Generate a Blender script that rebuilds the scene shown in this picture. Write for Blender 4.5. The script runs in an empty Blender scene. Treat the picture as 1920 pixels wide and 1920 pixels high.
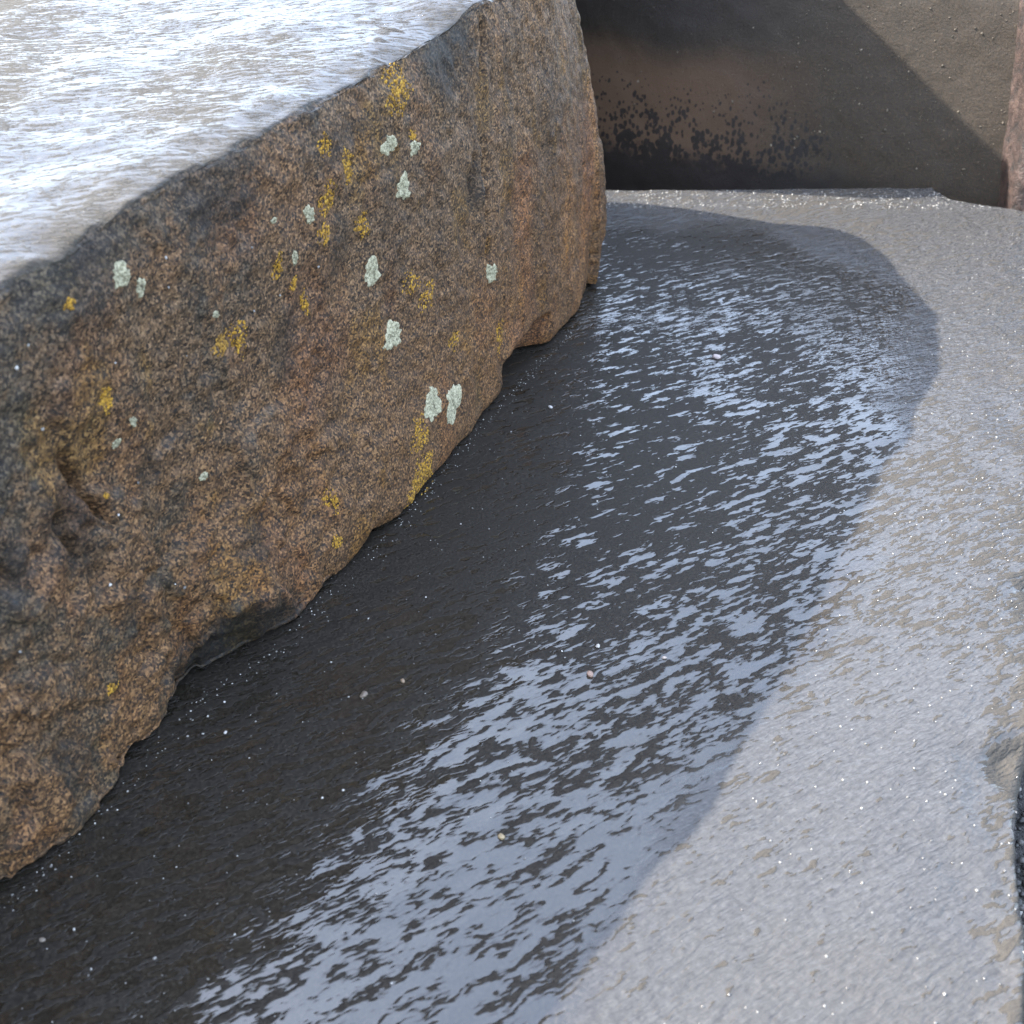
import bpy, math, random
import numpy as np
from mathutils import Vector

# ---------------------------------------------------------------- camera, sky, sun, exposure
S = bpy.context.scene
C = S.collection
CAM_H, PITCH, HALF_FOV = 0.80, math.radians(33.0), math.radians(25.0)
cam = bpy.data.cameras.new('camera')
cam.sensor_width = 36.0
cam.lens = 18.0 / math.tan(HALF_FOV)
cam.clip_start, cam.clip_end = 0.02, 2000.0
cam.dof.use_dof = True
cam.dof.focus_distance = 1.45
cam.dof.aperture_fstop = 8.5
camo = bpy.data.objects.new('camera', cam)
C.objects.link(camo)
camo.location = (0, 0, CAM_H)
camo.rotation_euler = (math.pi / 2 - PITCH, 0, 0)
S.camera = camo

SUN_EL, SUN_FWD = math.radians(42.0), math.radians(8.0)      # sun to the left, a little ahead
SUN = np.array([-math.cos(SUN_EL) * math.cos(SUN_FWD), math.cos(SUN_EL) * math.sin(SUN_FWD), math.sin(SUN_EL)])
W = bpy.data.worlds.new('World')
S.world = W
W.use_nodes = True
wn = W.node_tree
wn.nodes.clear()
sky = wn.nodes.new('ShaderNodeTexSky')
sky.sky_type = 'NISHITA'
sky.sun_disc = False
sky.sun_elevation = SUN_EL
sky.sun_rotation = math.atan2(SUN[0], SUN[1])
sky.dust_density = 2.0
sky.air_density = 1.0
bg = wn.nodes.new('ShaderNodeBackground')
bg.inputs[1].default_value = 0.15
wo = wn.nodes.new('ShaderNodeOutputWorld')
# unseen thin cloud veil, added over the whole sky to brighten it
wtc = wn.nodes.new('ShaderNodeTexCoord')
wnz = wn.nodes.new('ShaderNodeTexNoise')
wnz.inputs['Scale'].default_value = 2.2
wnz.inputs['Detail'].default_value = 5.0
wn.links.new(wtc.outputs['Generated'], wnz.inputs['Vector'])
wrp = wn.nodes.new('ShaderNodeValToRGB')
wrp.color_ramp.elements[0].position, wrp.color_ramp.elements[0].color = 0.30, (1.6, 1.9, 2.45, 1)
wrp.color_ramp.elements[1].position, wrp.color_ramp.elements[1].color = 0.72, (3.4, 3.65, 4.05, 1)
wn.links.new(wnz.outputs['Fac'], wrp.inputs[0])
wad = wn.nodes.new('ShaderNodeMix')
wad.data_type, wad.blend_type = 'RGBA', 'ADD'
wad.inputs[0].default_value = 1.0
wn.links.new(sky.outputs[0], wad.inputs[6])
wn.links.new(wrp.outputs[0], wad.inputs[7])
wn.links.new(wad.outputs[2], bg.inputs[0])
wn.links.new(bg.outputs[0], wo.inputs[0])
sl = bpy.data.lights.new('sun', 'SUN')
sl.energy = 4.5
sl.angle = math.radians(0.5)
sl.color = (1.0, 0.94, 0.86)
so = bpy.data.objects.new('sun', sl)
C.objects.link(so)
so.rotation_euler = Vector((-SUN[0], -SUN[1], -SUN[2])).to_track_quat('-Z', 'Y').to_euler()
S.view_settings.view_transform = 'Standard'
S.view_settings.look = 'None'
S.view_settings.gamma = 1.0
S.view_settings.exposure = 2.25
S.render.engine = 'CYCLES'
S.cycles.max_bounces = 5

rng = np.random.default_rng(11)
random.seed(11)

# ---------------------------------------------------------------- helpers: noise, rounded boxes, meshes
def _h(ix, iy, iz, seed):
    h = ix * np.uint32(374761393) + iy * np.uint32(668265263) + iz * np.uint32(2246822519) + np.uint32((seed * 1274126177) & 0xFFFFFFFF)
    h = (h ^ (h >> np.uint32(13))) * np.uint32(1274126177)
    h = (h ^ (h >> np.uint32(16))) * np.uint32(2246822519)
    return ((h ^ (h >> np.uint32(15))) & np.uint32(0xFFFFFF)).astype(np.float32) * np.float32(2 / 0xFFFFFF) - np.float32(1)

def vnoise(p, freq, seed=0):
    q = p * np.asarray(freq, float)
    fl = np.floor(q)
    f = (q - fl).astype(np.float32)
    i = fl.astype(np.int64).astype(np.uint32)
    f = f * f * f * (f * (f * 6 - 15) + 10)
    r = 0
    for dx in (0, 1):
        wx = f[:, 0] if dx else 1 - f[:, 0]
        for dy in (0, 1):
            wy = f[:, 1] if dy else 1 - f[:, 1]
            for dz in (0, 1):
                wz = f[:, 2] if dz else 1 - f[:, 2]
                r = r + wx * wy * wz * _h(i[:, 0] + np.uint32(dx), i[:, 1] + np.uint32(dy), i[:, 2] + np.uint32(dz), seed)
    return r

def fbm(p, freq, octv=4, seed=0, gain=0.5):
    r, a, t = 0, 1.0, 0
    fr = np.asarray(freq, float) * np.ones(3)
    for o in range(octv):
        r = r + a * vnoise(p + 7.31 * o, fr, seed + o)
        t += a
        a *= gain
        fr = fr * 2.03
    return r / t

def sstep(a, b, x):
    t = np.clip((x - a) / (b - a), 0, 1)
    return t * t * (3 - 2 * t)

def axis_pts(L, step, r):
    n = max(2, int(round((L - 2 * r) / step)))
    e = max(4, int(round(r * 1.6 / step)))
    a = r * np.tan(np.linspace(-math.pi / 4, 0, e + 1))[:-1] + r
    m = np.linspace(r, L - r, n + 1)
    return np.concatenate([a, m, (L - a)[::-1]])

def rounded_box(dims, steps, r, open_bottom=False):
    """points on the surface of a rounded box in box coordinates and its quads"""
    ax = [axis_pts(dims[k], steps[k], r) for k in range(3)]
    V, F, base = [], [], 0
    for k in range(3):
        u, v = (k + 1) % 3, (k + 2) % 3
        U, Vv = np.meshgrid(ax[u], ax[v], indexing='ij')
        nu, nv = U.shape
        for side in (0, 1):
            if open_bottom and k == 2 and side == 0:
                continue
            P = np.zeros((nu * nv, 3))
            P[:, u] = U.ravel()
            P[:, v] = Vv.ravel()
            P[:, k] = dims[k] * side
            idx = (np.arange(nu)[:, None] * nv + np.arange(nv)[None, :]) + base
            q = np.stack([idx[:-1, :-1], idx[1:, :-1], idx[1:, 1:], idx[:-1, 1:]], -1).reshape(-1, 4)
            if side == 0:
                q = q[:, ::-1]
            V.append(P)
            F.append(q)
            base += nu * nv
    V = np.concatenate(V)
    F = np.concatenate(F)
    key = np.round(V * 1e6).astype(np.int64)
    _, first, inv = np.unique(key, axis=0, return_index=True, return_inverse=True)
    V = V[first]
    F = inv.reshape(-1)[F]
    d = np.array(dims)
    cl = np.clip(V, r, d - r)
    o = V - cl
    ln = np.linalg.norm(o, axis=1, keepdims=True)
    V = cl + o / np.maximum(ln, 1e-9) * r
    return V, F

def normals(V, F):
    n = np.cross(V[F[:, 2]] - V[F[:, 0]], V[F[:, 3]] - V[F[:, 1]])
    N = np.zeros_like(V)
    for k in range(4):
        np.add.at(N, F[:, k], n)
    return N / np.maximum(np.linalg.norm(N, axis=1, keepdims=True), 1e-12)

def mesh_np(name, V, F, mat, smooth=True):
    me = bpy.data.meshes.new(name)
    F = np.asarray(F)
    k = F.shape[1]
    me.vertices.add(len(V))
    me.vertices.foreach_set('co', np.asarray(V, np.float32).ravel())
    me.loops.add(F.size)
    me.loops.foreach_set('vertex_index', F.astype(np.int32).ravel())
    me.polygons.add(len(F))
    me.polygons.foreach_set('loop_start', np.arange(0, F.size, k, dtype=np.int32))
    me.update(calc_edges=True)
    me.validate()
    if smooth:
        me.shade_smooth()
    me.materials.append(mat)
    return me

def attr(me, name, vals):
    vals = np.asarray(vals, np.float32)
    if vals.ndim == 1:
        me.attributes.new(name, 'FLOAT', 'POINT').data.foreach_set('value', vals)
    else:
        me.attributes.new(name, 'FLOAT_VECTOR', 'POINT').data.foreach_set('vector', vals.ravel())

def obj(name, me, parent=None, label=None, category=None, group=None, kind=None):
    o = bpy.data.objects.new(name, me)
    C.objects.link(o)
    if parent is not None:
        o.parent = parent
    for k, v in (('label', label), ('category', category), ('group', group), ('kind', kind)):
        if v:
            o[k] = v
    return o

PHI = (1 + 5 ** 0.5) / 2
ICO_V = np.array([(-1, PHI, 0), (1, PHI, 0), (-1, -PHI, 0), (1, -PHI, 0), (0, -1, PHI), (0, 1, PHI), (0, -1, -PHI), (0, 1, -PHI),
                  (PHI, 0, -1), (PHI, 0, 1), (-PHI, 0, -1), (-PHI, 0, 1)]) / math.sqrt(1 + PHI * PHI)
ICO_F = np.array([(0, 11, 5), (0, 5, 1), (0, 1, 7), (0, 7, 10), (0, 10, 11), (1, 5, 9), (5, 11, 4), (11, 10, 2), (10, 7, 6), (7, 1, 8),
                  (3, 9, 4), (3, 4, 2), (3, 2, 6), (3, 6, 8), (3, 8, 9), (4, 9, 5), (2, 4, 11), (6, 2, 10), (8, 6, 7), (9, 8, 1)])

def grains(centres, radii, flat=0.7, jitter=0.25, axes=None):
    """many small irregular grains as one vertex/face list"""
    V, F = [], []
    for i, (c, r) in enumerate(zip(centres, radii)):
        v = ICO_V * (1 + rng.uniform(-jitter, jitter, (12, 1)))
        v = v * r * np.array([rng.uniform(.8, 1.35), rng.uniform(.75, 1.1), flat])
        a = rng.uniform(0, 6.28)
        ca, sa = math.cos(a), math.sin(a)
        v = np.stack([v[:, 0] * ca - v[:, 1] * sa, v[:, 0] * sa + v[:, 1] * ca, v[:, 2]], 1)
        if axes is not None:
            v = v[:, :1] * axes[0] + v[:, 1:2] * axes[1] + v[:, 2:] * axes[2]
        V.append(v + c)
        F.append(ICO_F + 12 * i)
    return np.concatenate(V), np.concatenate(F)

def view_ray(px, py):
    """direction through a point of the 1920 px photograph, used to read off where a mark sits on a stone"""
    f = 960 / math.tan(HALF_FOV)
    u, v = (960 - py) / f, (px - 960) / f
    return np.array([v, math.cos(PITCH) + u * math.sin(PITCH), -math.sin(PITCH) + u * math.cos(PITCH)])

EYE = np.array([0, 0, CAM_H])
def on_plane(px, py, p0, n):
    d = view_ray(px, py)
    return EYE + d * (((p0 - EYE) @ n) / (d @ n))

# ---------------------------------------------------------------- materials
class NT:
    def __init__(self, name):
        self.m = bpy.data.materials.new(name)
        self.m.use_nodes = True
        self.t = self.m.node_tree
        self.t.nodes.clear()
        self.out = self.t.nodes.new('ShaderNodeOutputMaterial')
        self.bs = self.t.nodes.new('ShaderNodeBsdfPrincipled')
        self.t.links.new(self.bs.outputs[0], self.out.inputs[0])
        self.co = self.t.nodes.new('ShaderNodeTexCoord').outputs['Object']

    def put(self, sock, v):
        if isinstance(v, bpy.types.NodeSocket):
            self.t.links.new(v, sock)
        elif isinstance(v, tuple) and len(v) == 3 and sock.type == 'RGBA':
            sock.default_value = (*v, 1)
        else:
            sock.default_value = v

    def set(self, **kw):
        for k, v in kw.items():
            self.put(self.bs.inputs[k.replace('_', ' ')], v)

    def attr(self, name, vec=False):
        n = self.t.nodes.new('ShaderNodeAttribute')
        n.attribute_name = name
        return n.outputs['Vector' if vec else 'Fac']

    def math(self, op, a, b=0.0, c=0.0):
        n = self.t.nodes.new('ShaderNodeMath')
        n.operation = op
        for i, v in enumerate((a, b, c)):
            self.put(n.inputs[i], v)
        return n.outputs[0]

    def mapping(self, rot=(0, 0, 0), scale=(1, 1, 1), loc=(0, 0, 0), vec=None):
        n = self.t.nodes.new('ShaderNodeMapping')
        self.put(n.inputs[0], vec or self.co)
        n.inputs[1].default_value = loc
        n.inputs[2].default_value = rot
        n.inputs[3].default_value = scale
        return n.outputs[0]

    def noise(self, scale, detail=4.0, rough=0.55, vec=None, dist=0.0, color=False):
        n = self.t.nodes.new('ShaderNodeTexNoise')
        self.put(n.inputs['Vector'], vec or self.co)
        n.inputs['Scale'].default_value = scale
        n.inputs['Detail'].default_value = detail
        n.inputs['Roughness'].default_value = rough
        n.inputs['Distortion'].default_value = dist
        return n.outputs['Color' if color else 'Fac']

    def voronoi(self, scale, vec=None, feature='F1', out='Distance', rnd=1.0):
        n = self.t.nodes.new('ShaderNodeTexVoronoi')
        n.feature = feature
        self.put(n.inputs['Vector'], vec or self.co)
        n.inputs['Scale'].default_value = scale
        n.inputs['Randomness'].default_value = rnd
        return n.outputs[out]

    def step(self, v, a, b):
        n = self.t.nodes.new('ShaderNodeMapRange')
        n.interpolation_type = 'SMOOTHSTEP'
        self.put(n.inputs[0], v)
        self.put(n.inputs[1], a)
        self.put(n.inputs[2], b)
        return n.outputs[0]

    def ramp(self, v, stops):
        n = self.t.nodes.new('ShaderNodeValToRGB')
        self.put(n.inputs[0], v)
        e = n.color_ramp.elements
        while len(e) < len(stops):
            e.new(0.5)
        for k, (p, c) in zip(e, stops):
            k.position = p
            k.color = (*c, 1)
        return n.outputs[0]

    def mix(self, f, a, b, mode='MIX'):
        n = self.t.nodes.new('ShaderNodeMix')
        n.data_type = 'RGBA'
        n.blend_type = mode
        self.put(n.inputs[0], f)
        self.put(n.inputs[6], a)
        self.put(n.inputs[7], b)
        return n.outputs[2]

    def lerp(self, f, a, b):
        n = self.t.nodes.new('ShaderNodeMix')
        self.put(n.inputs[0], f)
        self.put(n.inputs[2], a)
        self.put(n.inputs[3], b)
        return n.outputs[0]

    def sep(self, vec=None):
        n = self.t.nodes.new('ShaderNodeSeparateXYZ')
        self.put(n.inputs[0], vec or self.co)
        return n.outputs

    def bump(self, h, dist, strength=1.0, normal=None):
        n = self.t.nodes.new('ShaderNodeBump')
        n.inputs['Strength'].default_value = strength
        n.inputs['Distance'].default_value = dist
        self.put(n.inputs['Height'], h)
        if normal is not None:
            self.put(n.inputs['Normal'], normal)
        return n.outputs[0]

def wet_slab_material():
    m = NT('wet_grey_slab')
    sun_pale, tan = m.attr('sun_pale'), m.attr('tan')
    lev0 = m.math('ADD', m.attr('level'), m.math('MULTIPLY', sun_pale, 0.035))
    wob = m.mix(0.010, m.co, m.noise(38.0, 2.0, 0.6, color=True), 'ADD')
    st = m.mapping(rot=(0, 0, math.radians(-31)), vec=wob)
    st = m.mapping(scale=(0.9, 3.1, 1.0), vec=st)
    n1 = m.noise(26.0, 2.0, 0.5, st)
    n2 = m.noise(95.0, 1.0, 0.5, st)
    n3 = m.noise(17.0, 2.5, 0.5, m.mapping(loc=(4.0, 2.0, 0.0), vec=st))
    rid = m.math('SUBTRACT', 0.665, m.math('MULTIPLY', m.math('ABSOLUTE', m.math('SUBTRACT', m.math('MULTIPLY', n3, 2.0), 1.0)), 0.858))
    h = m.math('ADD', m.math('MULTIPLY', n1, 0.30), m.math('ADD', m.math('MULTIPLY', n2, 0.27), m.math('MULTIPLY', rid, 0.43)))
    sun_pale_n = m.step(m.math('ADD', sun_pale, m.math('MULTIPLY', m.math('SUBTRACT', n1, 0.5), 0.5)), 0.15, 0.85)
    film = m.step(m.math('SUBTRACT', lev0, h), -0.003, 0.010)
    deep = m.step(m.math('SUBTRACT', lev0, h), -0.004, 0.055)
    fine = m.noise(300.0, 3.0, 0.65)
    wave = m.math('ADD', lev0, m.math('MULTIPLY', m.math('SUBTRACT', h, 0.5), m.math('ADD', m.attr('ripple'), m.math('MULTIPLY', sun_pale_n, 0.45))))
    soft = m.math('ADD', lev0, m.math('MULTIPLY', m.math('SUBTRACT', h, lev0), m.attr('relief')))
    surf = m.math('SMOOTH_MAX', soft, wave, 0.02)
    dark = m.ramp(fine, [(0.3, (0.009, 0.0072, 0.0054)), (0.5, (0.0160, 0.0132, 0.0100)), (0.72, (0.032, 0.0270, 0.0208))])
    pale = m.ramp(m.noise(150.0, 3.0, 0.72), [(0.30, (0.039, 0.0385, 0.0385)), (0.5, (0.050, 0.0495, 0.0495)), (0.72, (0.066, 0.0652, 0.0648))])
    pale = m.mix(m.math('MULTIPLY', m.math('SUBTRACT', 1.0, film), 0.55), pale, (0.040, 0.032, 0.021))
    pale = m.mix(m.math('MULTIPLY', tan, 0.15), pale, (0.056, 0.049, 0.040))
    m.set(Base_Color=m.mix(m.math('MULTIPLY', sun_pale_n, 0.92), dark, pale))  # sunlit brightness put into the colour by the paler tone
    m.set(Roughness=m.lerp(film, m.lerp(fine, 0.45, 0.80), m.lerp(sun_pale_n, 0.035, 0.16)))
    m.set(IOR=m.lerp(film, 1.25, m.lerp(sun_pale_n, m.lerp(deep, 1.46, 1.80), 1.33)))
    rel = m.math('ADD', surf, m.math('MULTIPLY', m.math('MULTIPLY', fine, 0.10), m.math('SUBTRACT', 1.0, film)))
    m.set(Normal=m.bump(rel, 0.012, 1.0))
    return m.m

def block_material():
    m = NT('brown_sandstone')
    top, tone, tint = m.attr('top'), m.attr('tone'), m.attr('tint', True)
    g1 = m.noise(270.0, 3.0, 0.78)
    g2 = m.noise(85.0, 3.0, 0.7)
    grv = m.sep(m.voronoi(420.0, out='Color'))[0]
    speck = m.math('ADD', m.math('MULTIPLY', g1, 0.62), m.math('MULTIPLY', grv, 0.38))
    brown = m.ramp(speck, [(0.28, (0.006, 0.0036, 0.0022)), (0.44, (0.044, 0.0252, 0.0125)), (0.58, (0.100, 0.0580, 0.0285)), (0.80, (0.245, 0.152, 0.082))])
    grey = m.ramp(speck, [(0.26, (0.007, 0.006, 0.0055)), (0.5, (0.028, 0.022, 0.0155)), (0.78, (0.115, 0.088, 0.060))])
    tn = m.step(m.math('ADD', tone, m.math('MULTIPLY', m.math('SUBTRACT', g2, 0.5), 0.9)), 0.25, 0.75)
    col = m.mix(1.0, m.mix(tn, grey, brown), tint, 'MULTIPLY')
    tst = m.mapping(rot=(0, 0, math.radians(-12)))
    tst = m.mapping(scale=(0.8, 3.0, 1.0), vec=tst)
    t1 = m.noise(56.0, 2.5, 0.6, tst, 0.4)
    t2 = m.noise(190.0, 2.5, 0.62, tst)
    th = m.math('ADD', m.math('MULTIPLY', t1, 0.5), m.math('MULTIPLY', t2, 0.5))
    tlev = m.math('SUBTRACT', 0.525, m.math('MULTIPLY', m.attr('ochre'), 0.13))
    tf = m.step(m.math('SUBTRACT', tlev, th), -0.004, 0.012)
    tcol = m.ramp(t2, [(0.32, (0.012, 0.011, 0.009)), (0.5, (0.038, 0.036, 0.034)), (0.7, (0.075, 0.073, 0.069))])
    tcol = m.mix(m.math('MULTIPLY', m.attr('ochre'), 0.75), tcol, (0.072, 0.056, 0.034))
    tcol = m.mix(tf, m.mix(0.6, tcol, (0.034, 0.030, 0.023)), tcol)
    m.set(Base_Color=m.mix(top, col, tcol))
    m.set(Roughness=m.lerp(top, m.lerp(g2, 0.5, 0.85), m.lerp(tf, 0.6, 0.10)))
    m.set(IOR=m.lerp(top, 1.38, m.lerp(tf, 1.22, 1.31)))
    hs = m.math('ADD', m.math('MULTIPLY', g2, 0.65), m.math('MULTIPLY', speck, 0.5))
    m.set(Normal=m.bump(m.lerp(top, m.math('MULTIPLY', hs, 0.46), m.math('SMOOTH_MAX', th, tlev, 0.02)), 0.008, 1.0))
    return m.m

def wall_material():
    m = NT('dark_worn_stone')
    x, y, z = m.sep()
    g = m.noise(170.0, 4.0, 0.7)
    base = m.ramp(g, [(0.3, (0.014, 0.0098, 0.0060)), (0.55, (0.027, 0.0192, 0.0115)), (0.8, (0.058, 0.041, 0.0225))])
    big = m.noise(3.5, 4.0, 0.55)
    warm_glow = m.math('MULTIPLY', m.step(x, 0.86, 0.42), m.step(m.math('ADD', z, m.math('MULTIPLY', big, 0.12)), 0.36, 0.20))
    base = m.mix(m.math('MULTIPLY', warm_glow, 0.9), base, (0.105, 0.062, 0.037))  # reflected warm glow put into the stone colour at lower left
    upper_dark = m.math('MULTIPLY', m.step(x, 1.0, 0.45), m.step(m.math('ADD', z, m.math('MULTIPLY', big, 0.2)), 0.30, 0.42))
    base = m.mix(m.math('MULTIPLY', upper_dark, 0.75), base, (0.018, 0.014, 0.012))  # darker towards the upper left
    # dark splashed spots that run together into a band at the foot
    wz = m.mix(0.012, m.co, m.noise(70.0, 2.0, 0.6, color=True), 'ADD')
    sp = m.mapping(scale=(1.0, 1.0, 0.72), vec=wz)
    ds = m.voronoi(74.0, sp)
    prob = m.noise(11.0, 3.0, 0.6)
    low = m.step(m.math('ADD', z, m.math('MULTIPLY', m.math('SUBTRACT', big, 0.5), 0.14)), 0.30, -0.12)
    side = m.step(x, 1.00, 0.70)
    amt = m.math('MULTIPLY', m.math('MULTIPLY', low, side), m.math('MULTIPLY', m.math('SUBTRACT', prob, 0.22), 3.0))
    spot = m.step(m.math('SUBTRACT', m.math('MULTIPLY', amt, 0.78), ds), -0.05, 0.08)
    foot = m.math('MULTIPLY', m.step(m.math('ADD', z, m.math('MULTIPLY', m.math('SUBTRACT', prob, 0.5), 0.16)), -0.02, -0.09), m.step(x, 1.15, 0.75))
    spot = m.math('MAXIMUM', spot, foot)
    base = m.mix(m.math('MULTIPLY', spot, 0.88), base, (0.009, 0.008, 0.008))
    m.set(Base_Color=base, Roughness=m.lerp(g, 0.45, 0.75), IOR=1.45)
    m.set(Normal=m.bump(m.math('ADD', g, m.math('MULTIPLY', m.noise(520.0, 2), 0.4)), 0.002, 0.7))
    return m.m

def red_stone_material():
    m = NT('reddish_stone')
    n = m.noise(38.0, 6.0, 0.65)
    g = m.noise(210.0, 3.0, 0.7)
    c = m.ramp(n, [(0.35, (0.010, 0.008, 0.008)), (0.5, (0.034, 0.021, 0.017)), (0.68, (0.075, 0.049, 0.040))])
    c = m.mix(0.5, c, m.ramp(g, [(0.3, (0.2, 0.2, 0.2)), (0.7, (1.3, 1.2, 1.15))]), 'MULTIPLY')
    m.set(Base_Color=c, Roughness=0.6)
    m.set(Normal=m.bump(m.math('ADD', n, m.math('MULTIPLY', g, 0.5)), 0.006, 1.0))
    return m.m

def plain_grain(name, stops, scale, rough=0.7, bump=0.002):
    m = NT(name)
    n = m.noise(scale, 4.0, 0.65)
    m.set(Base_Color=m.ramp(n, stops), Roughness=rough)
    if bump:
        m.set(Normal=m.bump(m.noise(scale * 1.7, 3.0), bump, 0.8))
    return m.m

def grain_random(name, stops, rough=0.6):
    """each loose grain takes its own tone"""
    m = NT(name)
    geo = m.t.nodes.new('ShaderNodeNewGeometry')
    m.set(Base_Color=m.ramp(geo.outputs['Random Per Island'], stops), Roughness=rough)
    return m.m

M_SLAB = wet_slab_material()
M_BLOCK = block_material()
M_WALL = wall_material()
M_RED = red_stone_material()
M_GROUND = plain_grain('dark_gravel_bed', [(0.3, (0.012, 0.011, 0.010)), (0.55, (0.040, 0.037, 0.034)), (0.8, (0.14, 0.13, 0.12))], 160.0, 0.7, 0.01)
M_PALE_LICHEN = plain_grain('pale_green_lichen', [(0.36, (0.11, 0.10, 0.062)), (0.5, (0.29, 0.270, 0.175)), (0.66, (0.44, 0.405, 0.285))], 330.0, 0.9, 0.002)
M_YELLOW_LICHEN = grain_random('yellow_lichen', [(0.0, (0.07, 0.036, 0.005)), (0.4, (0.20, 0.104, 0.007)), (0.8, (0.33, 0.172, 0.010)), (1.0, (0.38, 0.235, 0.035))], 0.9)
M_ORANGE_LICHEN = grain_random('orange_lichen', [(0.0, (0.09, 0.045, 0.007)), (0.5, (0.22, 0.115, 0.012)), (1.0, (0.30, 0.17, 0.03))], 0.9)
M_GRIT = grain_random('pale_grit', [(0.0, (0.08, 0.075, 0.07)), (0.6, (0.22, 0.21, 0.195)), (1.0, (0.48, 0.46, 0.43))], 0.45)
M_GLINT_QUARTZ = grain_random('glint_quartz', [(0.0, (0.05, 0.045, 0.04)), (1.0, (0.20, 0.19, 0.17))], 0.20)
M_GLINT_QUARTZ.node_tree.nodes['Principled BSDF'].inputs['IOR'].default_value = 1.8
M_GRAVEL = grain_random('mixed_gravel', [(0.0, (0.010, 0.010, 0.010)), (0.55, (0.035, 0.032, 0.030)), (0.85, (0.12, 0.11, 0.10)), (1.0, (0.32, 0.30, 0.27))], 0.5)
M_WALL_GRAIN = grain_random('wall_grains', [(0.0, (0.035, 0.028, 0.018)), (0.7, (0.075, 0.06, 0.04)), (1.0, (0.20, 0.17, 0.13))], 0.5)

# ---------------------------------------------------------------- ground
GZ = -0.30
gv = np.array([(-300, -300, GZ), (300, -300, GZ), (300, 300, GZ), (-300, 300, GZ)], float)
obj('gravel_ground', mesh_np('gravel_ground', gv, np.array([[0, 1, 2, 3]]), M_GROUND), kind='structure')
gc, gr_ = [], []
for i in range(5200):
    yy = rng.uniform(0.15, 2.6)
    ex = 0.386 + 0.405 * (yy - 0.5)
    xx = ex - 0.02 + abs(rng.normal(0, 0.22))
    gc.append((xx, yy, GZ + rng.uniform(0, 0.006)))
    gr_.append(rng.uniform(0.0022, 0.0062))
V, F = grains(np.array(gc), gr_, 0.75)
obj('loose_gravel', mesh_np('loose_gravel', V, F, M_GRAVEL, False), label='loose dark gravel beside the grey slab', category='gravel', kind='stuff')

# ---------------------------------------------------------------- wet slab
SX, SY, ST = 1.75, 3.10, 0.27
V, F = rounded_box((SX, SY, ST), (0.0058, 0.0058, 0.010), 0.008, True)
u = V[:, 0] / SX
yl = V[:, 1] - 0.35
zz = V[:, 2] - ST
# outer long edge, uneven
yy = yl.copy()
edge = 0.386 + 0.405 * (yy - 0.5)
ex3 = np.stack([yy * 0 + 3.3, yy, zz * 0.6], 1)
edge += 0.016 * fbm(ex3, 4.0, 6, 21, 0.6) + 0.010 + 0.038 * sstep(0.72, 1.05, yy)
X = edge - (1 - u) * SX
# far end: an almost straight break with a step near the outer corner
Y = yy.copy()
fx = np.interp(X, [-1.0, 0.2, 1.034, 1.041, 1.06, 1.16, 1.2, 1.5], [2.655, 2.682, 2.706, 2.620, 2.606, 2.545, 2.505, 2.44])
fx = fx + 0.007 * fbm(np.stack([X, X * 0, zz], 1), 22.0, 4, 5) - 0.004
k = sstep(1.9, 2.75, Y)
Y = Y * (1 - k) + (Y * fx / 2.75) * k
P = np.stack([X, Y, zz], 1)
N = normals(P, F)
up = np.clip(N[:, 2], 0, 1)
side = 1 - up
h = 0.004 * fbm(P, 2.0, 2, 41) * up
ca, sa = math.cos(math.radians(31)), math.sin(math.radians(31))
Q = np.stack([P[:, 0] * ca + P[:, 1] * sa, (-P[:, 0] * sa + P[:, 1] * ca) * 3.0, P[:, 2]], 1)
h += 0.0011 * fbm(Q, 12.0, 3, 43) * up
side_d = 0.010 * fbm(P, 9.0, 5, 44) * side
dist_e = (edge - X)
edge_k = sstep(-0.06, -0.01, zz)
drop = sstep(0.14, 0.0, dist_e) * (0.007 - 0.013 * fbm(P, 8.0, 5, 45, 0.6))
hollow_e = np.zeros(len(P))
for yc, wy, wd in ((1.08, 0.10, 0.07), (0.79, 0.05, 0.04)):
    rr = np.sqrt(((Y - yc) / wy) ** 2 + (dist_e / wd) ** 2) + 0.4 * fbm(P, 14.0, 4, 46)
    hollow_e = np.maximum(hollow_e, sstep(1.0, 0.2, rr))
drop = drop + 0.013 * hollow_e                                  # shallow hollows worn into the outer edge
drop = drop + 0.003 * sstep(0.05, 0.0, dist_e) * fbm(P, 60.0, 3, 47)
P[:, 2] -= drop * edge_k
P = P + N * (h * np.where(dist_e < 0.03, 0.3, 1.0) + side_d)[:, None]
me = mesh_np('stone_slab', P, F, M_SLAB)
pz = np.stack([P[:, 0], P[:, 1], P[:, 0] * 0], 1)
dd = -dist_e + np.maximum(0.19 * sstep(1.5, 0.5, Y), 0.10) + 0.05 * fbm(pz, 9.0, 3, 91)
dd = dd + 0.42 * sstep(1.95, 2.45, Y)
sun_pale = np.maximum(sstep(-0.24, -0.08, dd), sstep(2.30, 2.50, Y + 0.06 * fbm(pz, 9.0, 3, 92)))  # mask for the slab painted paler on the sunlit side of the shadow edge
attr(me, 'sun_pale', sun_pale)
attr(me, 'level', - 0.12 * hollow_e + 0.498 + 0.05 * fbm(pz, 2.6, 3, 93) + 0.05 * fbm(pz, 9.0, 2, 95) + 0.052 * sstep(1.15, 0.5, Y) - 0.10 * sstep(0.07, 0.0, dist_e) + 0.045 * sstep(1.2, 2.0, Y)
     - 0.018 * sstep(0.28, 0.62, dist_e) * sstep(0.75, 1.15, Y) + 0.03 * sstep(0.4, 0.2, dist_e))
attr(me, 'ripple', 0.03 + 1.0 * sstep(1.3, 2.3, Y))
attr(me, 'relief', 0.22 + 0.55 * sstep(0.55, 0.25, dist_e))
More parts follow.
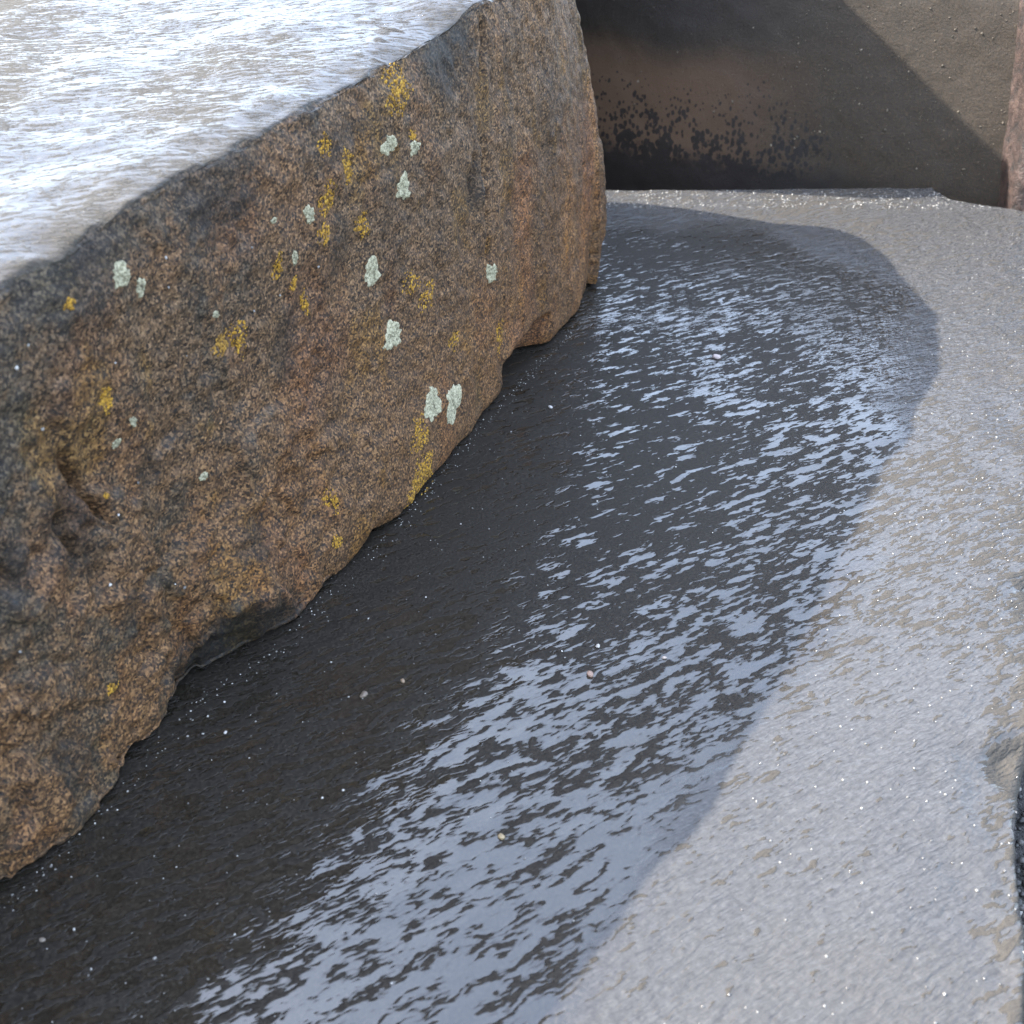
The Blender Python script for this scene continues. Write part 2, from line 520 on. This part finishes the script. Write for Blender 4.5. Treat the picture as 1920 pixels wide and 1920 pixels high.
attr(me, 'tan', sstep(0.0, 0.5, fbm(pz, 6.0, 4, 94)))
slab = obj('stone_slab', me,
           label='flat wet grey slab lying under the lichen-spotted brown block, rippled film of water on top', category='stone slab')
bpy.context.view_layer.update()

def slab_z(x, y):
    ok, p, n, i = slab.ray_cast(Vector((x, y, 0.3)), Vector((0, 0, -1)), distance=0.6)
    return p.z if ok else -9.0

# ---------------------------------------------------------------- brown block with lichen
A0 = np.array([-0.441, 0.608, 0.0])
D = np.array([0.40838582, 0.91280941, 0.0])
B = np.array([-D[1], D[0], 0.0])             # inward
NF = -B                                       # outward normal of the side face
S0, S1 = -0.62, 1.60
BL, BW, BH = S1 - S0, 1.15, 0.60
# size of a mark: photo pixels across and down, turned into metres on the face
def size_on_face(px, py, w, hgt):
    c = on_plane(px, py, A0, NF)
    a = on_plane(px + w / 2, py, A0, NF) - on_plane(px - w / 2, py, A0, NF)
    e = on_plane(px, py - hgt / 2, A0, NF) - on_plane(px, py + hgt / 2, A0, NF)
    return abs(a @ D), abs(e[2])

V, F = rounded_box((BL, BW, BH), (0.0040, 0.0085, 0.0040), 0.014, True)
s = V[:, 0] + S0
b = V[:, 1]
zf = V[:, 2] / BH
# height rises towards the far end
htop = np.interp(s, [-0.7, -0.25, 0.17, 0.40, 0.72, 0.91, 0.98, 1.25, 1.6], [0.36, 0.41, 0.503, 0.530, 0.556, 0.577, 0.588, 0.596, 0.640])
htop = htop + 0.003 * fbm(np.stack([s, s * 0, s * 0], 1), 9.0, 3, 77)
z = V[:, 2] / BH * htop
# far end leans back towards the top and turns the corner
endk = sstep(0.9, 1.6, s)
s = s - endk * 0.13 * sstep(0.25, 1.0, zf) - endk * 0.02 * sstep(0.25, 0.0, zf)
s = s + sstep(0.8, 1.6, s) * (0.42 * np.sin(np.clip(b / 0.40, 0, 1) * math.pi / 2) + 0.06 * zf * sstep(0.05, 0.3, b) - 0.50 * sstep(0.30, 1.15, b))
b = b + (0.030 + 0.05 * zf ** 2) * sstep(1.15, 1.60, V[:, 0] + S0) ** 2 * (1 - np.clip(b / 0.3, 0, 1))
# foot of the face follows the uneven contact line
cpts = [(0, 1700), (100, 1620), (230, 1490), (330, 1370), (370, 1310), (440, 1270), (520, 1220), (620, 1110), (780, 950), (910, 790), (1040, 650), (1100, 590), (1130, 540)]
cs, cb = [], []
for p in cpts:
    q = on_plane(*p, np.zeros(3), np.array([0, 0, 1.0])) - A0
    cs.append(q @ D)
    cb.append(q @ B)
off = np.interp(s, cs, cb)
off = np.where((s > cs[0]) & (s < cs[-1]), off, 0)
front = np.clip(1 - b / 0.25, 0, 1)
b = b + off * front * sstep(0.55, 0.0, zf)
P = A0 + s[:, None] * D + b[:, None] * B
P[:, 2] = z
N = normals(P, F)
nf = np.clip(N @ NF, 0, 1)
nt = np.clip(N[:, 2], 0, 1)
# broad swells, flaked scarps and grain
h = 0.010 * fbm(P, 4.0, 3, 3) + (0.0065 - 0.003 * nt) * fbm(P, 17.0, 4, 9) + 0.0032 * fbm(P, 75.0, 2, 15) * (1 - 0.8 * nt)
q = np.stack([s, z * 1.0, b], 1)
def scarp(freq, seed, thr, w):
    return sstep(thr - w, thr + w, fbm(q, freq, 4, seed))
lowleft = sstep(0.75, 0.25, s) * sstep(0.46, 0.20, z)
h *= 0.35 + 0.65 * sstep(0.0, 0.14, z)
h -= nf * (0.002 + 0.010 * lowleft) * scarp(6.0, 31, 0.05, 0.045)
h -= nf * (0.001 + 0.008 * lowleft) * scarp((11.0, 8.0, 5.0), 33, 0.10, 0.045)
h -= nf * (0.001 + 0.006 * lowleft) * scarp((16.0, 13.0, 5.0), 34, 0.22, 0.05)
h += nf * 0.006 * lowleft * fbm(P, 26.0, 4, 39, 0.6)
h -= nf * 0.0018 * scarp((18.0, 6.0, 5.0), 37, 0.16, 0.06)
# hollows in the foot, pushed straight into the block
fr = np.clip(1 - V[:, 1] / 0.10, 0, 1) ** 0.5
push = 0.020 * sstep(1.0, 0.40, np.sqrt(((s - 0.35) / 0.085) ** 2 + (z / (0.088 + 0.035 * fbm(q, 16.0, 3, 52))) ** 2))
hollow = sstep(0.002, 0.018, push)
push = push + 0.010 * np.exp(-((s - 0.62) / 0.03) ** 2) * sstep(0.035, 0.01, z)
push = push + 0.045 * sstep(1.04, 1.08, s) * sstep(1.27, 1.21, s) * sstep(0.070, 0.056, z + 0.012 * fbm(q, 20.0, 2, 54))
push = push + 0.005 * sstep(0.03, 0.0, z) * (0.6 + fbm(q, 14.0, 4, 53))
# chipped shoulder between side and top
rim = np.exp(-(((z - htop) / 0.03) ** 2)) * sstep(0.06, 0.0, b)
h -= rim * (0.005 + 0.011 * np.abs(fbm(q, 9.0, 4, 61)))
# upright cracks near the far end
def crack(px, py0, py1, depth, w=0.005):
    global h
    a = on_plane(px[0], py0, A0, NF) - A0
    c = on_plane(px[1], py1, A0, NF) - A0
    sa_, sc_ = a @ D, c @ D
    za, zc = a[2], c[2]
    t = np.clip((z - zc) / (za - zc + 1e-9), 0, 1)
    line = sc_ + (sa_ - sc_) * t + 0.004 * fbm(np.stack([z, z * 0, z * 0], 1), 30.0, 3, 63)
    h = h - nf * 1.6 * depth * np.exp(-((s - line) / w) ** 2) * sstep(zc - 0.02, zc + 0.02, z) * sstep(za + 0.02, za - 0.02, z)
crack((916, 912), 40, 140, 0.010)
crack((893, 890), 300, 385, 0.012, 0.010)
crack((913, 917), 260, 540, 0.005)
crack((150, 235), 880, 1005, 0.014, 0.005)
crack((135, 165), 985, 1060, 0.012, 0.005)
crack((10, 40), 1060, 1120, 0.010, 0.006)
P = P + N * h[:, None] + B * (push * fr)[:, None]
P[:, 2] = np.maximum(P[:, 2], 0.0015)
me = mesh_np('lichen_block', P, F, M_BLOCK)
N2 = normals(P, F)
pv = P * np.array([1, 1, 0.45])
attr(me, 'top', sstep(0.50, 0.85, N2[:, 2] + 0.18 * fbm(P, 30.0, 3, 101)) * sstep(0.2, 0.3, P[:, 2]))
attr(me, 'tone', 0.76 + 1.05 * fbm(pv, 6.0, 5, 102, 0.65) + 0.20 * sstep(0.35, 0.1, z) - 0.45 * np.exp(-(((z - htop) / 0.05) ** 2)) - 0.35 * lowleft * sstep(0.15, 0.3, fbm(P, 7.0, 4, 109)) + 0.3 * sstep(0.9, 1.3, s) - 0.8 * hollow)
tint = np.ones_like(P)
def tint_mix(f, c):
    global tint
    tint = tint * (1 - f[:, None]) + tint * np.array(c) * f[:, None]
tint_mix(0.8 * sstep(0.05, 0.35, fbm(pv, 14.0, 4, 103)), (1.10, 0.98, 0.86))
tint_mix(0.5 * sstep(0.25, 0.45, fbm(pv, 8.0, 4, 104)), (0.97, 0.80, 0.76))
tint_mix(0.7 * sstep(0.22, 0.42, fbm(P * np.array([1, 1, .5]), 17.0, 4, 105)), (1.15, 1.05, 0.55))
# dark crusted patches on the broken lower left and along the rim
patch = np.zeros(len(P))
wob_s, wob_z = 0.03 * fbm(P, 14.0, 5, 111, 0.6), 0.03 * fbm(P, 14.0, 5, 112, 0.6)
for px, py, rx, ry in ((165, 1010, 60, 130), (20, 1090, 45, 90), (305, 905, 26, 46), (400, 1240, 60, 55), (270, 1150, 40, 60), (890, 345, 16, 50), (420, 395, 90, 40),
                       (640, 265, 60, 30), (150, 490, 70, 45), (560, 650, 26, 80), (480, 1010, 60, 40), (150, 1420, 50, 60), (860, 110, 50, 70), (640, 470, 24, 60)):
    c0 = on_plane(px, py, A0, NF) - A0
    wx, wz = size_on_face(px, py, 2 * rx, 2 * ry)
    rr = np.sqrt((((s - c0 @ D) + wob_s) / (wx * 0.5)) ** 2 + (((z - c0[2]) + wob_z) / (wz * 0.5)) ** 2)
    patch = np.maximum(patch, sstep(1.15, 0.75, rr))
tint_mix(patch * 0.85, (0.50, 0.53, 0.58))
stk = fbm(np.stack([s * 1.0, z * 0.12, b], 1), 26.0, 4, 106)
farf = sstep(0.85, 1.35, s)
tint_mix(sstep(0.0, 0.4, stk) * (0.22 + 0.78 * farf), (1.35, 1.28, 1.16))
tint_mix(sstep(-0.12, -0.40, stk) * 0.5, (0.60, 0.60, 0.63))
attr(me, 'ochre', np.clip(sstep(0.05, 0.5, fbm(P, 6.0, 4, 107)) * 0.5 + sstep(-0.42, -0.80, P[:, 0] + 0.15 * fbm(P, 7.0, 3, 108)), 0, 1))
tint_mix(sstep(0.40, 0.12, z) * (1 - nt), (1.10, 0.95, 0.74))
hollow_shade = sstep(1.0, 0.72, np.sqrt(((s - 0.36) / 0.115) ** 2 + (z / (0.080 + 0.045 * fbm(q, 14.0, 4, 113, 0.6))) ** 2)) * nf
tint_mix(np.maximum(hollow_shade, np.clip(hollow, 0, 1)) * 0.85, (0.25, 0.27, 0.30))  # shade of the foot hollow painted in as a near-black tint
tint_mix(0.8 * farf * sstep(-0.3, 0.3, fbm(pv, 9.0, 3, 110)), (1.30, 1.22, 1.10))
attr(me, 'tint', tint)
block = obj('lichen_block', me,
            label='big brown sandstone block dotted with lichen, wet glaring top, resting on the grey slab', category='stone block')
bpy.context.view_layer.update()

def face_hit(px, py):
    ok, p, n, i = block.ray_cast(Vector(EYE), Vector(view_ray(px, py)).normalized())
    return np.array(p) if ok else on_plane(px, py, A0, NF)

ZUP = np.array([0, 0, 1.0])
def skin(pt):
    """nearest stone surface behind a point in front of the face"""
    ok, p, n, i = block.ray_cast(Vector(pt + NF * 0.08), Vector(-NF), distance=0.3)
    return np.array(p) if ok else pt

def pale_lichen(px, py, w, hgt, seed):
    sw, sh = size_on_face(px, py, w, hgt)
    sw *= 1.05
    sh *= 1.0
    c = face_hit(px, py)
    r2 = np.random.default_rng(seed)
    nr, na = 7, 44
    ph = r2.uniform(0, 6.28, 6)
    am = r2.uniform(0.03, 0.13, 6) * np.array([1.3, 1.2, 1, .9, .8, .6])
    kk = (2, 3, 5, 7, 9, 13)
    Vv, Ff = [], []
    for i in range(nr + 1):
        for j in range(na):
            a = 2 * math.pi * j / na
            R = 1 + sum(am[k] * math.sin(kk[k] * a + ph[k]) for k in range(6)) + 0.08 * r2.uniform(-1, 1) * (i >= nr - 1)
            t = i / nr
            pt = c + D * (math.cos(a) * R * t * sw * 0.5) + ZUP * (math.sin(a) * R * t * sh * 0.5)
            pt = skin(pt)
            thick = 0.0016 * (1 - t ** 4) + 0.0011 * r2.uniform(-1, 1) * (i < nr) + 0.0007 * (0.6 < t < 0.95)
            if i == nr:
                thick = -0.0012
            Vv.append(pt + NF * thick)
    for i in range(nr):
        for j in range(na):
            Ff.append((i * na + j, (i + 1) * na + j, (i + 1) * na + (j + 1) % na, i * na + (j + 1) % na))
    o = obj('lichen', mesh_np('lichen', np.array(Vv), np.array(Ff), M_PALE_LICHEN, False), block)
    o['label'] = 'crusty pale green lichen'

def granular_lichen(px, py, w, hgt, mat, dens=1.0):
    sw, sh = size_on_face(px, py, w, hgt)
    c = face_hit(px, py)
    n = int(40 + 330 * dens * min(1.0, sw * sh / 0.0035))
    pts, rad = [], []
    ph = rng.uniform(0, 6.28, 3)
    while len(pts) < n:
        a, t = rng.uniform(0, 6.28), math.sqrt(rng.uniform(0, 1))
        R = 1 + 0.22 * math.sin(2 * a + ph[0]) + 0.16 * math.sin(3 * a + ph[1]) + 0.12 * math.sin(5 * a + ph[2])
        pt = c + D * (math.cos(a) * t * R * sw * 0.5) + ZUP * (math.sin(a) * t * R * sh * 0.5)
        if rng.uniform() < 0.35 * t:
            continue
        pts.append(skin(pt))
        rad.append(rng.uniform(0.0009, 0.0024) * (1.1 - 0.4 * t))
    Vv, Ff = grains(np.array(pts), rad, 0.45, 0.3, (D, ZUP, NF))
    o = obj('lichen', mesh_np('lichen', Vv, Ff, mat, False), block)
    o['label'] = 'powdery orange lichen' if mat is M_ORANGE_LICHEN else 'powdery yellow lichen'

for i, a in enumerate([(226, 517, 40, 46), (263, 538, 19, 36), (727, 272, 24, 40), (777, 277, 17, 30), (756, 350, 22, 48), (579, 402, 17, 36),
                       (553, 484, 11, 30), (699, 511, 27, 60), (734, 630, 35, 48), (920, 512, 14, 34), (811, 758, 28, 58), (849, 757, 28, 74),
                       (380, 893, 14, 18), (217, 831, 17, 20), (249, 790, 12, 20), (404, 590, 11, 14), (512, 413, 12, 12)]):
    pale_lichen(*a, 100 + i)
for a in [(748, 170, 56, 80, 1.0), (610, 275, 26, 50, .8), (651, 310, 28, 64, 1.3), (613, 372, 32, 62, 1.3), (677, 420, 26, 58, .9), (607, 438, 28, 44, .5),
          (518, 502, 15, 54, .8), (552, 533, 13, 36, .6), (572, 568, 15, 44, .8), (450, 634, 36, 72, .9), (770, 530, 30, 60, .35), (800, 555, 34, 50, .5),
          (197, 748, 33, 52, 1.6), (787, 815, 30, 66, .9), (795, 888, 46, 62, 1.1), (775, 930, 24, 34, .9), (623, 940, 20, 46, .8), (632, 1016, 18, 26, 1.2),
          (850, 635, 22, 38, .4), (935, 630, 16, 70, .4), (130, 570, 20, 24, .5), (775, 255, 14, 24, .9), (200, 930, 7, 10, .8), (210, 1290, 22, 30, .4)]:
    granular_lichen(*a[:4], M_YELLOW_LICHEN, a[4])
granular_lichen(414, 645, 34, 46, M_ORANGE_LICHEN, 1.8)
# a sprinkling of pale grit on the side face
pts, rad = [], []
for p in [(78, 804), (215, 680), (221, 965), (36, 1222), (206, 1096), (327, 1095), (345, 1102), (310, 483), (315, 539), (524, 554), (475, 583), (349, 667), (471, 464), (52, 647), (30, 690), (596, 500), (258, 905)]:
    pts.append(skin(face_hit(*p)) + NF * 0.0008)
    rad.append(rng.uniform(0.0009, 0.0018))
Vv, Ff = grains(np.array(pts), rad, 0.8, 0.3, (D, ZUP, NF))
obj('grit', mesh_np('face_grit', Vv, Ff, M_GRIT, False), block, kind='stuff')

# ---------------------------------------------------------------- dark stone across the back
WN = np.array([-math.sin(math.radians(31)), -math.cos(math.radians(31)), 0.0])
WD = np.array([WN[1], -WN[0], 0.0])           # along the face, to the left
WR = np.array([1.34, 2.645, 0.0])             # right end at the foot
V, F = rounded_box((2.5, 0.8, 0.74), (0.009, 0.05, 0.008), 0.02)
P = WR + (V[:, 0:1]) * WD - V[:, 1:2] * WN
P[:, 2] = V[:, 2] + GZ - 0.005
N = normals(P, F)
flipped = ((P - P.mean(0)) * N).sum(1).mean() < 0
if flipped:
    F = F[:, ::-1]
    N = -N
hh = 0.006 * fbm(P, 3.0, 3, 71) + 0.0016 * fbm(P, 25.0, 3, 72)
tp = np.exp(-((P[:, 2] - (0.735 + GZ)) / 0.03) ** 2)
hh -= tp * 0.012 * np.abs(fbm(P, 9.0, 3, 73))
P = P + N * hh[:, None]
wall = obj('back_stone', mesh_np('back_stone', P, F, M_WALL),
           label='dark brown stone behind the slab, cut by a diagonal shadow and spotted black below', category='stone block')
bpy.context.view_layer.update()
pts, rad = [], []
while len(pts) < 420:
    l, zz_ = rng.uniform(0.0, 1.25), rng.uniform(0.0, 0.43)
    if rng.uniform() > 0.25 + 0.75 * (l < 0.75):
        continue
    p0 = WR + WD * l
    p0[2] = zz_
    ok, p1, n1_, i1 = wall.ray_cast(Vector(p0 + WN * 0.1), Vector(-WN), distance=0.3)
    if not ok:
        continue
    pts.append(np.array(p1) + WN * 0.0005)
    rad.append(0.0010 + 0.0028 * rng.uniform() ** 5)
Vv, Ff = grains(np.array(pts), rad, 0.8, 0.3, (WD, ZUP, WN))
obj('grain', mesh_np('wall_grain', Vv, Ff, M_WALL_GRAIN, False), wall, kind='stuff')

# ---------------------------------------------------------------- reddish stone at the right of the back stone
def rough_stone(name, centre, dims, rz, mat, seed, label, amp=0.02, step=0.012, tilt=0.0, rad=0.03):
    V, F = rounded_box(dims, (step, step, step), rad)
    V = V - np.array(dims) * np.array([.5, .5, 0])
    V[:, 0] += V[:, 2] * tilt
    c_, s_ = math.cos(rz), math.sin(rz)
    P = np.stack([V[:, 0] * c_ - V[:, 1] * s_, V[:, 0] * s_ + V[:, 1] * c_, V[:, 2]], 1) + np.array(centre)
    N = normals(P, F)
    P = P + N * (amp * fbm(P, 5.0, 5, seed))[:, None]
    P[:, 2] = np.maximum(P[:, 2], centre[2])
    return obj(name, mesh_np(name, P, F, mat), label=label, category='stone block')

rough_stone('reddish_stone', (1.62, 2.98, GZ - 0.004), (0.72, 0.80, 0.95), math.radians(-4), M_RED, 81,
            'reddish brown stone at the right edge, standing against the dark back stone', 0.014, 0.010, -0.10)

# tall stone hidden behind the lichen block; its right top edge throws the diagonal shadow on the back stone
wa = on_plane(1592, 0, WR, WN)
wb = on_plane(1880, 285, WR, WN)
mpl = np.cross(SUN, wb - wa)
mpl /= np.linalg.norm(mpl)
e = np.cross(ZUP, mpl)
e /= np.linalg.norm(e)
if e[1] < 0:
    e = -e
ZT = 1.10
# point of the shadow plane at that height near y = 2.84
a_, c_ = mpl[0], mpl @ wa - mpl[1] * 2.84 - mpl[2] * ZT
ept = np.array([c_ / a_, 2.84, ZT])
ang = math.atan2(e[1], e[0])
left = np.array([-e[1], e[0], 0])
cen = ept + left * 0.20 + e * 0.34
rough_stone('tall_stone', (cen[0], cen[1], GZ - 0.004), (0.68, 0.40, ZT - GZ + 0.004), ang, M_WALL, 83,
            'tall dark stone hidden behind the lichen-spotted block, shading the back stone', 0.010, 0.02, rad=0.025)

# ---------------------------------------------------------------- loose grit and pebbles on the slab
pts, rad = [], []
while len(pts) < 420:
    sx_, n_ = rng.uniform(-0.1, 1.6), abs(rng.normal(0, 0.22)) + 0.012
    p = A0 + D * sx_ + NF * n_
    if p[0] > 0.36 + 0.405 * (p[1] - 0.5):
        continue
    zt = slab_z(p[0], p[1])
    if zt < -1:
        continue
    r = 0.0006 + 0.0009 * rng.uniform() ** 4
    pts.append((p[0], p[1], zt + r * 0.3))
    rad.append(r)
while len(pts) < 800:
    sx_ = rng.uniform(-0.1, 1.6)
    n_ = -float(np.interp(sx_, cs, cb)) + rng.normal(0, 0.006) + 0.003
    p = A0 + D * sx_ + NF * n_
    r = rng.uniform(0.0004, 0.0010)
    if slab_z(p[0], p[1]) < -1:
        continue
    pts.append((p[0], p[1], slab_z(p[0], p[1]) + r * 0.3))
    rad.append(r)
Vv, Ff = grains(np.array(pts), rad, 0.7)
obj('slab_grit', mesh_np('slab_grit', Vv, Ff, M_GRIT, False), label='fine pale grit scattered over the wet slab', category='grit', kind='stuff')

# quartz grains added to catch sun glints along the far and outer edges
pts, rad = [], []
while len(pts) < 1300:
    if rng.uniform() < 0.55:
        yy_ = rng.uniform(0.45, 2.4)
        xx_ = 0.43 + 0.405 * (yy_ - 0.5) - 0.30 * rng.uniform() ** 2
    else:
        xx_, yy_ = rng.uniform(0.15, 1.15), 2.67 - 0.14 * rng.uniform()
    r = rng.uniform(0.0006, 0.0016) * (1.0 + 0.6 * (yy_ > 2.4))
    zt = slab_z(xx_, yy_)
    if zt < -0.05:
        continue
    pts.append((xx_, yy_, zt + r * 0.1))
    rad.append(r)
Vv, Ff = grains(np.array(pts), rad, 0.9, 0.35)
obj('glint_quartz_grains', mesh_np('glint_quartz_grains', Vv, Ff, M_GLINT_QUARTZ, False), slab, kind='stuff')

def pebble(px, py, w, color, label):
    p = on_plane(px, py, np.zeros(3), ZUP)
    p[2] = slab_z(p[0], p[1])
    f = 960 / math.tan(HALF_FOV)
    r = max(0.0014, 0.38 * w * np.linalg.norm(p - EYE) / f)
    V, F = rounded_box((2, 2, 2), (0.3, 0.3, 0.3), 0.3)
    V = V - 1
    V = V / np.linalg.norm(V, axis=1, keepdims=True)
    V = V * (1 + 0.30 * fbm(V + px, 1.2, 3, int(px)))[:, None] * np.array([1.1, 0.8, 0.6]) * r + np.array([0, 0, r * 0.35])
    a = rng.uniform(0, 3)
    V = np.stack([V[:, 0] * math.cos(a) - V[:, 1] * math.sin(a), V[:, 0] * math.sin(a) + V[:, 1] * math.cos(a), V[:, 2]], 1) + p
    m = plain_grain('pebble_stone', [(0.3, tuple(c * .35 for c in color)), (0.7, tuple(c * .65 for c in color))], 500.0, 0.5, 0.0)
    obj('pebble', mesh_np('pebble', V, F, m), label=label, category='pebble', group='pebbles lying on the wet slab')

pebble(1106, 1264, 20, (0.42, 0.27, 0.20), 'pinkish pebble at the edge of the water film, near the slab middle')
pebble(940, 1567, 17, (0.40, 0.30, 0.17), 'tan pebble lowest in the picture among the wet streaks')
pebble(1343, 671, 18, (0.62, 0.52, 0.50), 'white pebble in the far wet streaks, right of the block corner')
pebble(1121, 1210, 12, (0.62, 0.58, 0.54), 'small white pebble just above the pinkish pebble')
pebble(682, 1303, 20, (0.22, 0.17, 0.13), 'flat brown pebble in the dark reflection, left of the tan chip')
pebble(755, 1276, 13, (0.36, 0.25, 0.16), 'tan chip of stone in the dark reflection below the block foot')
pebble(423, 1375, 9, (0.66, 0.62, 0.58), 'tiny white pebble close below the dark hollow of the block')
pebble(1032, 765, 11, (0.66, 0.63, 0.60), 'tiny white pebble right of the notch in the block foot')
pebble(80, 1765, 13, (0.30, 0.25, 0.20), 'dull grey-brown pebble near the lower left corner')
pebble(1246, 1233, 10, (0.60, 0.50, 0.42), 'small pale pebble among wet streaks, right of the pinkish pebble')
